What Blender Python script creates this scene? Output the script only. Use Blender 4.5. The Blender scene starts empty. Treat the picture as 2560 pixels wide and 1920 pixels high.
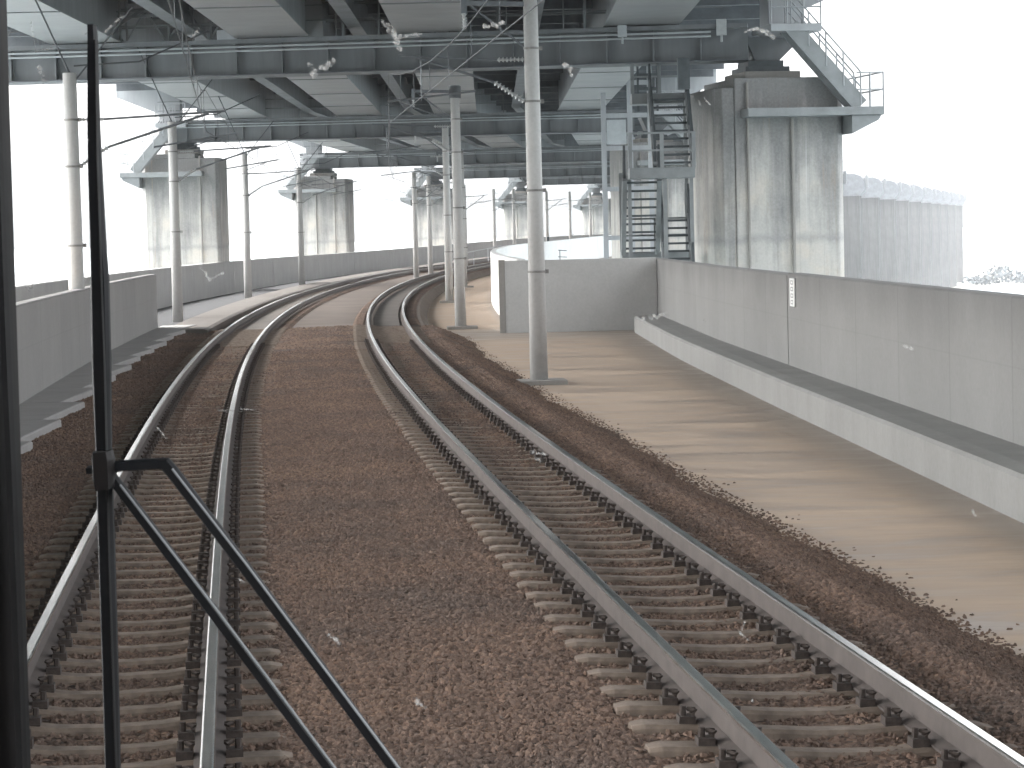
import bpy, math, random
import numpy as np
from mathutils import Vector, Matrix
random.seed(7); rng = np.random.default_rng(7)
S = bpy.context.scene
COL = S.collection
R = math.radians

# ------------------------------------------------------------ camera
EYE = 2.513; PITCH = R(3.351); ROLL = R(1.38); F = 6480.0
cam = bpy.data.objects.new('camera', bpy.data.cameras.new('camera')); COL.objects.link(cam)
r0 = Vector((1, 0, 0)); u0 = Vector((0, math.sin(PITCH), math.cos(PITCH))); f0 = Vector((0, math.cos(PITCH), -math.sin(PITCH)))
cr, sr = math.cos(ROLL), math.sin(ROLL)
right = r0*cr - u0*sr; up = r0*sr + u0*cr
M = Matrix(((right.x, up.x, -f0.x, 0), (right.y, up.y, -f0.y, 0), (right.z, up.z, -f0.z, EYE), (0, 0, 0, 1)))
cam.matrix_world = M
cam.data.sensor_width = 36; cam.data.lens = F/2560*36
cam.data.clip_start = 0.05; cam.data.clip_end = 20000
cam.data.dof.use_dof = True; cam.data.dof.focus_distance = 60; cam.data.dof.aperture_fstop = 72
S.camera = cam

# ------------------------------------------------------------ world, sun, exposure
SUN_EL, SUN_AZ = R(48), R(-75)          # azimuth measured from +Y towards +X
w = bpy.data.worlds.new('World'); S.world = w; w.use_nodes = True
nt = w.node_tree; nt.nodes.clear()
sky = nt.nodes.new('ShaderNodeTexSky'); sky.sky_type = 'NISHITA'; sky.sun_disc = False
sky.sun_elevation = SUN_EL; sky.sun_rotation = SUN_AZ
sky.air_density = 1.0; sky.dust_density = 7.0; sky.ozone_density = 0.6; sky.altitude = 0
hsv = nt.nodes.new('ShaderNodeHueSaturation'); hsv.inputs['Saturation'].default_value = 0.14; hsv.inputs['Value'].default_value = 1.0
bg = nt.nodes.new('ShaderNodeBackground'); bg.inputs['Strength'].default_value = 0.15
wo = nt.nodes.new('ShaderNodeOutputWorld')
nt.links.new(sky.outputs[0], hsv.inputs['Color']); nt.links.new(hsv.outputs[0], bg.inputs[0]); nt.links.new(bg.outputs[0], wo.inputs[0])
sl = bpy.data.lights.new('sun', 'SUN'); sl.energy = 0.55; sl.angle = R(28); sl.color = (1.0, 0.97, 0.93)
so = bpy.data.objects.new('sun', sl); COL.objects.link(so)
sd = Vector((math.cos(SUN_EL)*math.sin(SUN_AZ), math.cos(SUN_EL)*math.cos(SUN_AZ), math.sin(SUN_EL)))
so.rotation_euler = sd.to_track_quat('Z', 'Y').to_euler(); so.location = (-60, 20, 60)
S.view_settings.view_transform = 'Standard'; S.view_settings.look = 'None'
S.view_settings.exposure = 3.1; S.view_settings.gamma = 1.0; S.view_settings.use_curve_mapping = False
S.cycles.max_bounces = 8; S.cycles.diffuse_bounces = 5; S.cycles.volume_bounces = 1
S.cycles.use_denoising = True

# ------------------------------------------------------------ alignment of the line
PR = (3.037530172459299, -10.296378013772483, -0.6826641313056495, 4.471508145518548, -1.172888679864531)
PL = (-0.7426952130100882, -10.882270461226806, -0.19880791226845262, 4.3219835302007015, -1.1404232038347737)
K = 1/900.0; YB = 150.0
def cv(p, Y):
    t = min(Y, YB)/100.0; v = sum(p[i]*t**i for i in range(5)); s = sum(i*p[i]*t**(i-1) for i in range(1, 5))/100.0
    d = max(Y-YB, 0.0); return v + s*d + 0.5*K*d*d
def sl_(p, Y):
    t = min(Y, YB)/100.0; return sum(i*p[i]*t**(i-1) for i in range(1, 5))/100.0 + K*max(Y-YB, 0.0)
def rise(Y):
    t = min(max((Y-200)/170.0, 0), 1); return 0.7*t*t*(3-2*t)
def at(lat, Y, z=0.0, p=PR):
    s = sl_(p, Y); n = math.sqrt(1+s*s)
    return (cv(p, Y)+lat/n, Y-lat*s/n, z+rise(Y))
def dirv(Y, p=PR):
    s = sl_(p, Y); n = math.sqrt(1+s*s); return (s/n, 1/n)
def lerp_list(pts, Y):
    if Y <= pts[0][0]:
        (a, b), (c, d) = pts[0], pts[1]
    elif Y >= pts[-1][0]:
        (a, b), (c, d) = pts[-2], pts[-1]
    else:
        for (a, b), (c, d) in zip(pts, pts[1:]):
            if a <= Y <= c: break
    return b+(d-b)*(Y-a)/(c-a)

# ------------------------------------------------------------ materials
def mat(name):
    m = bpy.data.materials.new(name); m.use_nodes = True
    n = m.node_tree; b = n.nodes['Principled BSDF']; return m, n, b
def N(n, t, **kw):
    x = n.nodes.new(t)
    for k, v in kw.items(): setattr(x, k, v)
    return x
def coords(n, scale=(1, 1, 1), kind='Object'):
    tc = N(n, 'ShaderNodeTexCoord'); mp = N(n, 'ShaderNodeMapping'); mp.inputs['Scale'].default_value = scale
    n.links.new(tc.outputs[kind], mp.inputs['Vector']); return mp.outputs[0]
def noise(n, vec, scale, detail=5, rough=.6, dist=0.0):
    x = N(n, 'ShaderNodeTexNoise'); x.inputs['Scale'].default_value = scale; x.inputs['Detail'].default_value = detail
    x.inputs['Roughness'].default_value = rough; x.inputs['Distortion'].default_value = dist
    n.links.new(vec, x.inputs['Vector']); return x.outputs['Fac']
def ramp(n, fac, stops):
    r = N(n, 'ShaderNodeValToRGB'); e = r.color_ramp.elements
    while len(e) > 1: e.remove(e[-1])
    e[0].position = stops[0][0]; e[0].color = (*stops[0][1], 1)
    for p, c in stops[1:]:
        q = e.new(p); q.color = (*c, 1)
    n.links.new(fac, r.inputs[0]); return r.outputs[0]
def mix(n, fac, a, b, mode='MIX'):
    x = N(n, 'ShaderNodeMix', data_type='RGBA', blend_type=mode)
    if isinstance(fac, float): x.inputs[0].default_value = fac
    else: n.links.new(fac, x.inputs[0])
    for sck, v in ((x.inputs[6], a), (x.inputs[7], b)):
        if isinstance(v, tuple): sck.default_value = (*v, 1)
        else: n.links.new(v, sck)
    return x.outputs[2]
def math_(n, op, a, b=0.0):
    x = N(n, 'ShaderNodeMath', operation=op); x.use_clamp = False
    for i, v in enumerate((a, b)):
        if isinstance(v, (int, float)): x.inputs[i].default_value = v
        else: n.links.new(v, x.inputs[i])
    return x.outputs[0]
def bump(n, b, h, strength=.3, dist=.02):
    x = N(n, 'ShaderNodeBump'); x.inputs['Strength'].default_value = strength; x.inputs['Distance'].default_value = dist
    n.links.new(h, x.inputs['Height']); n.links.new(x.outputs[0], b.inputs['Normal'])
def g(v, t=(1, 1, 1)): return (v*t[0], v*t[1], v*t[2])

def concrete(name, lo, hi, stain=.5, tint=(1, 1, .97), streak=1.0, topdark=None, seams=None):
    m, n, b = mat(name)
    a = noise(n, coords(n, (1, 1, 1)), .7, 6, .65)
    c = ramp(n, a, [(.3, g(lo, tint)), (.7, g(hi, tint))])
    st = noise(n, coords(n, (1.6*streak, 1.6*streak, .09)), 1.6, 5, .62)
    c = mix(n, ramp(n, st, [(.42, g(0)), (.62, g(stain))]), c, g(lo*.42, (1, .97, .93)))
    fs = noise(n, coords(n, (7, 7, .35)), 1.5, 4, .6)
    c = mix(n, ramp(n, fs, [(.5, g(0)), (.72, g(stain*.6))]), c, g(lo*.55))
    fine = noise(n, coords(n), 14, 3, .7)
    c = mix(n, .25, c, ramp(n, fine, [(.25, g(lo*.7)), (.75, g(hi*1.1))]))
    if seams:
        sy = N(n, 'ShaderNodeSeparateXYZ'); n.links.new(coords(n), sy.inputs[0])
        fr_ = math_(n, 'FRACT', math_(n, 'DIVIDE', sy.outputs[1], seams)); ln = math_(n, 'ABSOLUTE', math_(n, 'SUBTRACT', fr_, .5))
        c = mix(n, ramp(n, ln, [(.004, g(.30)), (.012, g(0))]), c, g(lo*.5))
        zr = math_(n, 'ABSOLUTE', math_(n, 'SUBTRACT', sy.outputs[2], .78)); c = mix(n, ramp(n, zr, [(.006, g(.14)), (.016, g(0))]), c, g(lo*.5))
        tone = N(n, 'ShaderNodeTexWhiteNoise', noise_dimensions='1D'); n.links.new(math_(n, 'FLOOR', math_(n, 'ADD', math_(n, 'DIVIDE', sy.outputs[1], seams), .5)), tone.inputs['W'])
        c = mix(n, math_(n, 'MULTIPLY', tone.outputs[0], .16), c, g(lo*.6))
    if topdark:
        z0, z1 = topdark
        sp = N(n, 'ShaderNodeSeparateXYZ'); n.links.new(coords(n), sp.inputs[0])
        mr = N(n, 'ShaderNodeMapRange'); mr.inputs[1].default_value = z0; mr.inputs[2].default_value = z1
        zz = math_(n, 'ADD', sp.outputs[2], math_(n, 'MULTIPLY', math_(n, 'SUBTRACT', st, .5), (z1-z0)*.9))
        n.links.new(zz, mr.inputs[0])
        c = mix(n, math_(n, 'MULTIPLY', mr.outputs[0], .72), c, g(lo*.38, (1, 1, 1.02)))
    n.links.new(c, b.inputs['Base Color']); b.inputs['Roughness'].default_value = .88
    bump(n, b, fine, .25, .01)
    return m
MC_WALL = concrete('parapet_concrete', .20, .235, .10, (1, 1, .97), .16, topdark=(1.0, 2.4), seams=3.6)
MC_ENDWALL = concrete('end_wall_brightened_concrete', .42, .49, .05, (1, 1, .97), .35)  # same concrete as the parapet, made paler to offset shade under the deck
MC_LIDS = concrete('trough_lid_concrete', .27, .31, .15, (1, .96, .92), .5)
MC_LEDGE = concrete('ledge_concrete', .215, .26, .18, (1, 1, .96), .35)
def pier_mat(name, lo, hi, dark, z0, z1):
    m, n, b = mat(name)
    a = noise(n, coords(n), .55, 6, .65)
    c = ramp(n, a, [(.3, g(lo, (1, .96, .89))), (.52, g((lo+hi)/2, (1, .955, .885))), (.68, g(hi, (1, .90, .77)))])
    sp = N(n, 'ShaderNodeSeparateXYZ'); n.links.new(coords(n), sp.inputs[0])
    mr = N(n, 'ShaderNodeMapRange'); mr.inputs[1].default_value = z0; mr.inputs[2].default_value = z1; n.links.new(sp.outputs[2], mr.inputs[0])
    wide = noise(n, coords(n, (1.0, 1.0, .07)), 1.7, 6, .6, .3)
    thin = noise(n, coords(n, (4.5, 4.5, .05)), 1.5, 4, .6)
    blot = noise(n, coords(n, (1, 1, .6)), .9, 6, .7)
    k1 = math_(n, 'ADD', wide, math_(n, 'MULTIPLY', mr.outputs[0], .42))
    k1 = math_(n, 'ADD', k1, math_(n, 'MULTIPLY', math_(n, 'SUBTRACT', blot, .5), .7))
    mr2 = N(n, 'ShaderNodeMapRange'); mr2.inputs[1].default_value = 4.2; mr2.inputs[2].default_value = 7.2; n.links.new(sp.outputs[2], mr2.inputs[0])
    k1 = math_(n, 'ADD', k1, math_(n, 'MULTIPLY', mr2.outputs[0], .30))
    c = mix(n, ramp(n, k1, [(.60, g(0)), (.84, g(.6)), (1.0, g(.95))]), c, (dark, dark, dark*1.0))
    k2 = math_(n, 'ADD', thin, math_(n, 'MULTIPLY', mr.outputs[0], .18))
    c = mix(n, ramp(n, k2, [(.60, g(0)), (.78, g(.4))]), c, (dark*1.3, dark*1.25, dark*1.15))
    c = mix(n, ramp(n, thin, [(.28, g(.5)), (.36, g(0))]), c, g(hi*1.15))
    ru = noise(n, coords(n, (2.3, 2.3, .06)), 2.1, 4, .6)
    c = mix(n, ramp(n, math_(n, 'ADD', ru, math_(n, 'MULTIPLY', math_(n, 'SUBTRACT', blot, .5), .5)), [(.60, g(0)), (.74, g(.5))]), c, (.33, .225, .145))
    # a horizontal construction joint
    jz = math_(n, 'ABSOLUTE', math_(n, 'ADD', sp.outputs[2], math_(n, 'ADD', -2.55+.45, math_(n, 'MULTIPLY', math_(n, 'SUBTRACT', blot, .5), .5))))
    c = mix(n, ramp(n, jz, [(.02, g(.45)), (.22, g(0))]), c, g(dark*1.4))
    fine = noise(n, coords(n), 12, 3, .7)
    c = mix(n, .2, c, ramp(n, fine, [(.25, g(lo*.5)), (.75, g(hi*1.1))]))
    n.links.new(c, b.inputs['Base Color']); b.inputs['Roughness'].default_value = .88; bump(n, b, fine, .25, .01)
    return m
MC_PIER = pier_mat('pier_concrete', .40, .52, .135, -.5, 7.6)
MC_FARPIER = concrete('far_pier_concrete', .06, .09, .6, (1, .99, .97), 1.0, topdark=(5, 8))
MC_POLE = concrete('pole_concrete', .42, .50, .15, (1, .985, .95), 1.5)
MC_WHITE = concrete('lit_pale_concrete', .70, .8, .12, (1, 1, .98), .6)  # far parapet's strong daylight is put into this colour; pale ducts share it
MC_FARWALL = concrete('far_parapet_concrete', .30, .37, .12, (1, .99, .96), .7)
MC_LEFTWALL = concrete('left_parapet_concrete', .23, .27, .06, (1, .96, .92), .7, seams=4.0)
MC_STRIP = concrete('strip_concrete', .24, .30, .2, (1, .94, .85), .3)

def floor_mat():
    m, n, b = mat('tan_floor')
    v = coords(n)
    a = noise(n, coords(n, (.4, 1.0, 1)), 1.0, 7, .62, .8)
    c = ramp(n, a, [(.36, (.27, .215, .175)), (.46, (.36, .28, .215)), (.6, (.44, .335, .245)), (.75, (.48, .37, .275))])
    f = noise(n, coords(n, (.6, 3.2, 1)), 2.2, 5, .7, .5)
    c = mix(n, .35, c, ramp(n, f, [(.3, (.29, .235, .19)), (.7, (.46, .36, .275))]))
    # grime that has washed against the ledge of the right hand wall
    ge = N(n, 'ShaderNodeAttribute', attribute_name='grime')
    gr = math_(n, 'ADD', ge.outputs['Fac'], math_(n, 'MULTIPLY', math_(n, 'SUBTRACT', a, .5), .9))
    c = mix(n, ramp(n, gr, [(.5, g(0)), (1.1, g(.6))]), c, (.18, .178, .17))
    n.links.new(c, b.inputs['Base Color'])
    n.links.new(ramp(n, a, [(.35, g(.42)), (.6, g(.8))]), b.inputs['Roughness'])
    bump(n, b, noise(n, v, 30, 3, .7), .15, .01)
    return m
M_FLOOR = floor_mat()

def ballast_mat(name, stone=False):
    m, n, b = mat(name)
    pos = N(n, 'ShaderNodeNewGeometry').outputs['Position']
    big = noise(n, pos, .45, 4, .6)
    c = ramp(n, big, [(.3, (.112, .086, .073)), (.5, (.150, .104, .081)), (.7, (.185, .127, .095))])
    if stone:
        oi = N(n, 'ShaderNodeObjectInfo')
        c2 = ramp(n, oi.outputs['Random'], [(0, (.55, .5, .48)), (.25, (.85, .8, .77)), (.6, (1.05, 1.0, .97)), (.85, (1.25, 1.17, 1.1)), (1, (1.6, 1.5, 1.42))])
        c = mix(n, 1.0, c, c2, 'MULTIPLY')
        s = noise(n, pos, 60, 2, .6); c = mix(n, .3, c, ramp(n, s, [(.3, (.06, .05, .045)), (.7, (.26, .21, .18))]))
    else:
        vo = N(n, 'ShaderNodeTexVoronoi'); vo.inputs['Scale'].default_value = 20; n.links.new(pos, vo.inputs['Vector'])
        hsvv = N(n, 'ShaderNodeRGBToBW'); n.links.new(vo.outputs['Color'], hsvv.inputs[0])
        c = mix(n, 1.0, c, ramp(n, hsvv.outputs[0], [(.1, g(.45)), (.5, g(.95)), (.9, (1.6, 1.5, 1.4))]), 'MULTIPLY')
        bump(n, b, vo.outputs['Distance'], 1.0, -.05)
    n.links.new(c, b.inputs['Base Color']); b.inputs['Roughness'].default_value = .95
    b.inputs['Specular IOR Level'].default_value = .2
    return m
M_BALLAST = ballast_mat('ballast_bed'); M_STONE = ballast_mat('ballast_stone', True)

def simple(name, col, rough=.6, metal=0.0, var=.25, scale=3.0, spec=.5, streak=False):
    m, n, b = mat(name)
    a = noise(n, coords(n, (1, 1, .15) if streak else (1, 1, 1)), scale, 5, .65)
    lo = tuple(x*(1-var) for x in col); hi = tuple(min(x*(1+var), .95) for x in col)
    n.links.new(ramp(n, a, [(.3, lo), (.7, hi)]), b.inputs['Base Color'])
    b.inputs['Roughness'].default_value = rough; b.inputs['Metallic'].default_value = metal
    b.inputs['Specular IOR Level'].default_value = spec
    return m
M_SLEEPER = simple('sleeper_concrete', (.165, .128, .10), .9, 0, .35, 9)
M_RAILSIDE = simple('rusty_rail', (.085, .070, .063), .75, 0, .2, 4)
M_RAILTOP = simple('polished_rail', (.78, .76, .74), .17, 1.0, .12, 2)
M_CLIP = simple('rusty_fastening', (.05, .038, .032), .85, 0, .4, 30)
M_SLAB = simple('track_slab_concrete', (.115, .10, .088), .85, 0, .22, .8)
M_DUSTY = simple('dusty_median', (.115, .09, .073), .92, 0, .22, .5)
M_STEEL = simple('grey_bridge_paint', (.145, .152, .158), .55, 0, .22, 1.2, streak=True)
M_STEELD = simple('dark_bridge_steel', (.10, .106, .115), .65, 0, .3, 1.0)
M_GIRDER = simple('pale_girder_paint', (.20, .203, .205), .55, 0, .12, .6)
M_PIPE = simple('pale_conduit', (.36, .38, .39), .5, 0, .1, 3)
M_PALE = simple('pale_steel_paint', (.30, .31, .32), .5, 0, .15, 1.5, streak=True)
M_STAIR = simple('weathered_stair_steel', (.06, .07, .075), .6, 0, .3, 3)
M_STAIRG = simple('grey_stair_paint', (.20, .212, .215), .6, 0, .15, 2)
M_GALV = simple('galvanised_fitting', (.13, .14, .15), .5, .3, .2, 6)
M_BAND = simple('worn_band_steel', (.20, .195, .185), .7, 0, .25, 6)
M_INS = simple('white_porcelain', (.36, .37, .37), .3, 0, .1, 6)
M_WIRE = simple('overhead_wire', (.06, .065, .07), .6, .3, .1, 3)
M_BLACK = simple('black_wiper_metal', (.004, .0045, .006), .6, 0, .5, 14, .12)
M_RUBBER = simple('black_rubber', (.0035, .0035, .004), .6, 0, .4, 20, .1)
M_BRONZE = simple('worn_black_paint', (.005, .004, .004), .6, 0, .6, 9, .12)
M_LEAF = simple('tree_line_leaves', (.05, .06, .065), .9, 0, .5, .15)
M_GROUND = simple('island_ground', (.15, .15, .13), .9, 0, .2, .01)
M_PLATE = simple('white_plate', (.66, .67, .66), .5, 0, .08, 5)
M_INK = simple('faded_ink', (.28, .28, .28), .8, 0, .1, 5)
m, n, b = mat('sea_water'); M_SEA = m
b.inputs['Base Color'].default_value = (.16, .20, .21, 1); b.inputs['Roughness'].default_value = .22
bump(n, b, noise(n, coords(n, (1, 1, 1)), .5, 5, .6), .35, .25)

# ------------------------------------------------------------ mesh builder
class MB:
    def __init__(s): s.v = []; s.f = []; s.mi = []
    def quadface(s, *pts, mi=0):
        i = len(s.v); s.v += [tuple(p) for p in pts]; s.f.append(tuple(range(i, i+len(pts)))); s.mi.append(mi)
    def hexa(s, p, mi=0):      # 8 points: bottom 4 ccw, top 4 ccw
        i = len(s.v); s.v += [tuple(q) for q in p]
        for f in ((3, 2, 1, 0), (4, 5, 6, 7), (0, 1, 5, 4), (1, 2, 6, 5), (2, 3, 7, 6), (3, 0, 4, 7)):
            s.f.append(tuple(i+k for k in f)); s.mi.append(mi)
    def box(s, a, b_, mi=0):
        x0, y0, z0 = a; x1, y1, z1 = b_
        s.hexa([(x0, y0, z0), (x1, y0, z0), (x1, y1, z0), (x0, y1, z0), (x0, y0, z1), (x1, y0, z1), (x1, y1, z1), (x0, y1, z1)], mi)
    def bar(s, a, b_, w, h, upv=(0, 0, 1), mi=0):   # rectangular bar along a-b
        a = Vector(a); b_ = Vector(b_); d = (b_-a).normalized(); u = Vector(upv)
        if abs(d.dot(u)) > .99: u = Vector((0, 1, 0))
        x = d.cross(u).normalized()*w/2; y = x.cross(d).normalized()*h/2
        s.hexa([a-x-y, a+x-y, b_+x-y, b_-x-y, a-x+y, a+x+y, b_+x+y, b_-x+y], mi)
    def tube(s, pts, rad, seg=8, mi=0, cap=True):
        pts = [Vector(p) for p in pts]; rads = rad if isinstance(rad, (list, tuple)) else [rad]*len(pts)
        base = len(s.v)
        for k, p in enumerate(pts):
            d = (pts[min(k+1, len(pts)-1)]-pts[max(k-1, 0)])
            if d.length < 1e-6: d = (pts[-1]-pts[0])
            d = d.normalized()
            u = Vector((0, 0, 1)) if abs(d.z) < .9 else Vector((0, 1, 0))
            x = d.cross(u).normalized(); y = x.cross(d)
            for j in range(seg):
                t = 2*math.pi*j/seg; s.v.append(tuple(p+(x*math.cos(t)+y*math.sin(t))*rads[k]))
        for k in range(len(pts)-1):
            for j in range(seg):
                a = base+k*seg+j; c = base+k*seg+(j+1) % seg
                s.f.append((a, c, c+seg, a+seg)); s.mi.append(mi)
        if cap:
            s.f.append(tuple(base+j for j in range(seg))[::-1]); s.mi.append(mi)
            s.f.append(tuple(base+(len(pts)-1)*seg+j for j in range(seg))); s.mi.append(mi)
    def prism(s, poly, z0, z1, mi=0):
        i = len(s.v); k = len(poly)
        s.v += [(x, y, z0) for x, y in poly]+[(x, y, z1) for x, y in poly]
        s.f.append(tuple(range(i, i+k))[::-1]); s.mi.append(mi); s.f.append(tuple(range(i+k, i+2*k))); s.mi.append(mi)
        for j in range(k):
            s.f.append((i+j, i+(j+1) % k, i+k+(j+1) % k, i+k+j)); s.mi.append(mi)
    def build(s, name, mats, parent=None, smooth=False, bevel=0, loc=None):
        me = bpy.data.meshes.new(name); me.from_pydata(s.v, [], s.f); 
        for q in (mats if isinstance(mats, (list, tuple)) else [mats]): me.materials.append(q)
        me.polygons.foreach_set('material_index', s.mi)
        if smooth: me.polygons.foreach_set('use_smooth', [True]*len(s.f))
        me.update()
        o = bpy.data.objects.new(name, me); COL.objects.link(o)
        if parent: o.parent = parent
        if loc: o.location = loc
        if bevel:
            md = o.modifiers.new('bevel', 'BEVEL'); md.width = bevel; md.segments = 2; md.limit_method = 'ANGLE'
        return o
def tag(o, label=None, cat=None, group=None, kind=None):
    if label: o['label'] = label
    if cat: o['category'] = cat
    if group: o['group'] = group
    if kind: o['kind'] = kind
    return o
def empty(name, loc=(0, 0, 0), rz=0.0, label=None, cat=None, group=None):
    o = bpy.data.objects.new(name, None); COL.objects.link(o); o.location = loc; o.rotation_euler = (0, 0, rz)
    o.empty_display_size = .3
    return tag(o, label, cat, group)
def copy_tree(o, parent=None):
    c = o.copy(); COL.objects.link(c)
    if parent: c.parent = parent
    for ch in [x for x in bpy.data.objects if x.parent == o]: copy_tree(ch, c)
    return c
def relabel(o, label): o['label'] = label; return o
def ys(a, b_, st):
    k = max(1, int(round((b_-a)/st))); return [a+(b_-a)*i/k for i in range(k+1)]
def sweep(mb, Ys, secf, mi=0, closed=True, cap=True):
    """secf(Y) -> list of 3d points (cross-section)"""
    base = len(mb.v); k = None
    for Y in Ys:
        sec = secf(Y); k = len(sec); mb.v += [tuple(p) for p in sec]
    nn = k if closed else k-1
    for i in range(len(Ys)-1):
        for j in range(nn):
            a = base+i*k+j; c = base+i*k+(j+1) % k
            mb.f.append((a, a+k, c+k, c)); mb.mi.append(mi if not callable(mi) else mi(j))
    if closed and cap:
        mb.f.append(tuple(base+j for j in range(k))); mb.mi.append(mi if not callable(mi) else 0)
        mb.f.append(tuple(base+(len(Ys)-1)*k+j for j in range(k))[::-1]); mb.mi.append(mi if not callable(mi) else 0)

# ------------------------------------------------------------ ground, sea, far shore
KERB = [(-20, 6.9), (10, 5.8), (26.5, 5.22), (35.5, 4.89), (44.3, 4.55), (61.4, 4.0), (78.3, 3.74), (84, 3.70)]
def kerbx(Y): return lerp_list(KERB, Y)
mb = MB(); mb.quadface((-9000, -3000, -18), (9000, -3000, -18), (9000, 9000, -18), (-9000, 9000, -18))
tag(mb.build('sea', M_SEA), kind='structure')

Y_END = 430.0
# railway deck slab: one floor sheet
mb = MB(); YS = ys(-15, Y_END, 4.0)
lats = [-11.6, -7.2, -5.5, -2, 2.2]
rows = []
gr = []
for Y in YS:
    row = [at(l, Y, -.60) for l in lats]
    x0 = row[-1][0]; xr = (kerbx(Y) if Y < 84 else at(4.4, Y)[0])
    for t, gv in ((.25, 0), (.5, .1), (.7, .4), (.85, .75), (1.0, 1.0)):
        row.append((x0+(xr-x0)*t, row[4][1]*(1-t)+Y*t, -.60+rise(Y))); 
    row.append((xr+.9, Y, -.60+rise(Y)))
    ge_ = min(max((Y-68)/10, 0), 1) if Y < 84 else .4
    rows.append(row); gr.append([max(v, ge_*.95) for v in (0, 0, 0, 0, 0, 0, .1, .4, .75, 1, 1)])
k = len(rows[0])
for r_ in rows: mb.v += r_
for i in range(len(rows)-1):
    for j in range(k-1):
        a = i*k+j; mb.f.append((a, a+1, a+k+1, a+k)); mb.mi.append(0)
fl = mb.build('railway_deck', M_FLOOR); tag(fl, kind='structure')
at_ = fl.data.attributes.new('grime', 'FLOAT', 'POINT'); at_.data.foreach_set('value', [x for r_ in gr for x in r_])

# ballast bed: profile over the lateral offset from the right track
def hash2(a, b_):
    return math.sin(a*12.9898+b_*78.233)*43758.5453 % 1.0
def bal_z(lat, Y):
    if lat > 1.35 and True:
        e = 2.40+.07*math.sin(Y*.37)+.05*math.sin(Y*1.13+1)+.035*math.sin(Y*2.9)
        t = (lat-1.35)/(e-1.35); z = max(-.215-.42*t, -.606)
    elif lat < -5.45:
        t = (-5.45-lat)/.9; z = -.22+.05*min(max(t, 0), 1)
    else:
        z = -.215
    if -2.9 < lat < -1.1: z += .035*math.sin((lat+2.9)/1.8*math.pi)
    for c in (0, -3.95):
        d = abs(lat-c)
        lf = min(max((Y-27)/12, 0), 1)*.03
        if d < .50: z -= .034+.012*(1-d/.5)-lf
        elif d <= 1.05: z -= .014-lf*.4
        if .44 <= d <= .72: z -= .012
    if .62 < lat < 1.1: z -= .02
    if -1.6 < lat < -.62: z += .032
    z += .012*math.sin(lat*5.1+Y*1.7)*math.sin(Y*2.3-lat*3.3)*min(max((z+.604)*6, 0), 1)
    return max(z, -.606)
def bal_sheet(name, y0, y1, st, lat_list, zoff=0.0, material=M_BALLAST):
    mb = MB(); Y_ = ys(y0, y1, st)
    for Y in Y_:
        for l in lat_list: mb.v.append(at(l, Y, bal_z(l, Y)+zoff))
    k = len(lat_list)
    for i in range(len(Y_)-1):
        for j in range(k-1):
            a = i*k+j; mb.f.append((a, a+1, a+k+1, a+k)); mb.mi.append(0)
    return mb, Y_
latl = list(np.arange(-6.45, 2.96, .1))
mb, Y_ = bal_sheet('ballast', 5, 78, .35, latl)
bed = mb.build('ballast', [M_BALLAST, M_STONE]); tag(bed, kind='stuff')
dens = []
for Y in Y_:
    for l in latl:
        d = 620 if Y < 28 else (420 if Y < 45 else (150 if Y < 62 else 40))
        if Y < 9: d = 0
        if l > 2.25: d *= max(0, .16*(2.8-l)/.6)**1.3 if l > 2.45 else .6
        if min(abs(l), abs(l+3.95)) < 1.1: d *= .55
        dens.append(d)
A = bed.data.attributes.new('dens', 'FLOAT', 'POINT'); A.data.foreach_set('value', dens)
ng = bpy.data.node_groups.new('stones', 'GeometryNodeTree')
ng.interface.new_socket('Geometry', in_out='INPUT', socket_type='NodeSocketGeometry')
ng.interface.new_socket('Geometry', in_out='OUTPUT', socket_type='NodeSocketGeometry')
def G(t, **kw):
    x = ng.nodes.new(t)
    for kk, v in kw.items(): setattr(x, kk, v)
    return x
gi = G('NodeGroupInput'); go = G('NodeGroupOutput'); L = ng.links.new
dist = G('GeometryNodeDistributePointsOnFaces'); na = G('GeometryNodeInputNamedAttribute', data_type='FLOAT'); na.inputs['Name'].default_value = 'dens'
L(gi.outputs[0], dist.inputs['Mesh']); L(na.outputs['Attribute'], dist.inputs['Density'])
ico = G('GeometryNodeMeshIcoSphere'); ico.inputs['Radius'].default_value = 1; ico.inputs['Subdivisions'].default_value = 2
sp = G('GeometryNodeSetPosition'); nz = G('ShaderNodeTexNoise'); nz.inputs['Scale'].default_value = 1.1; nz.inputs['Detail'].default_value = 1
vm = G('ShaderNodeVectorMath', operation='SUBTRACT'); vm.inputs[1].default_value = (.5, .5, .5)
vs = G('ShaderNodeVectorMath', operation='SCALE'); vs.inputs['Scale'].default_value = 1.9
L(ico.outputs['Mesh'], sp.inputs['Geometry']); L(nz.outputs['Color'], vm.inputs[0]); L(vm.outputs[0], vs.inputs[0]); L(vs.outputs[0], sp.inputs['Offset'])
sm = G('GeometryNodeSetMaterial'); sm.inputs['Material'].default_value = M_STONE; L(sp.outputs[0], sm.inputs['Geometry'])
ss = G('GeometryNodeSetShadeSmooth'); ss.inputs['Shade Smooth'].default_value = False; L(sm.outputs[0], ss.inputs[0])
rr = G('FunctionNodeRandomValue', data_type='FLOAT_VECTOR'); rr.inputs[0].default_value = (0, 0, 0); rr.inputs[1].default_value = (6.28, 6.28, 6.28)
rs = G('FunctionNodeRandomValue', data_type='FLOAT_VECTOR'); rs.inputs[0].default_value = (.011, .011, .009); rs.inputs[1].default_value = (.029, .027, .021); rs.inputs['Seed'].default_value = 5
iop = G('GeometryNodeInstanceOnPoints')
L(dist.outputs['Points'], iop.inputs['Points']); L(ss.outputs[0], iop.inputs['Instance']); L(rr.outputs[0], iop.inputs['Rotation']); L(rs.outputs[0], iop.inputs['Scale'])
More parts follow.
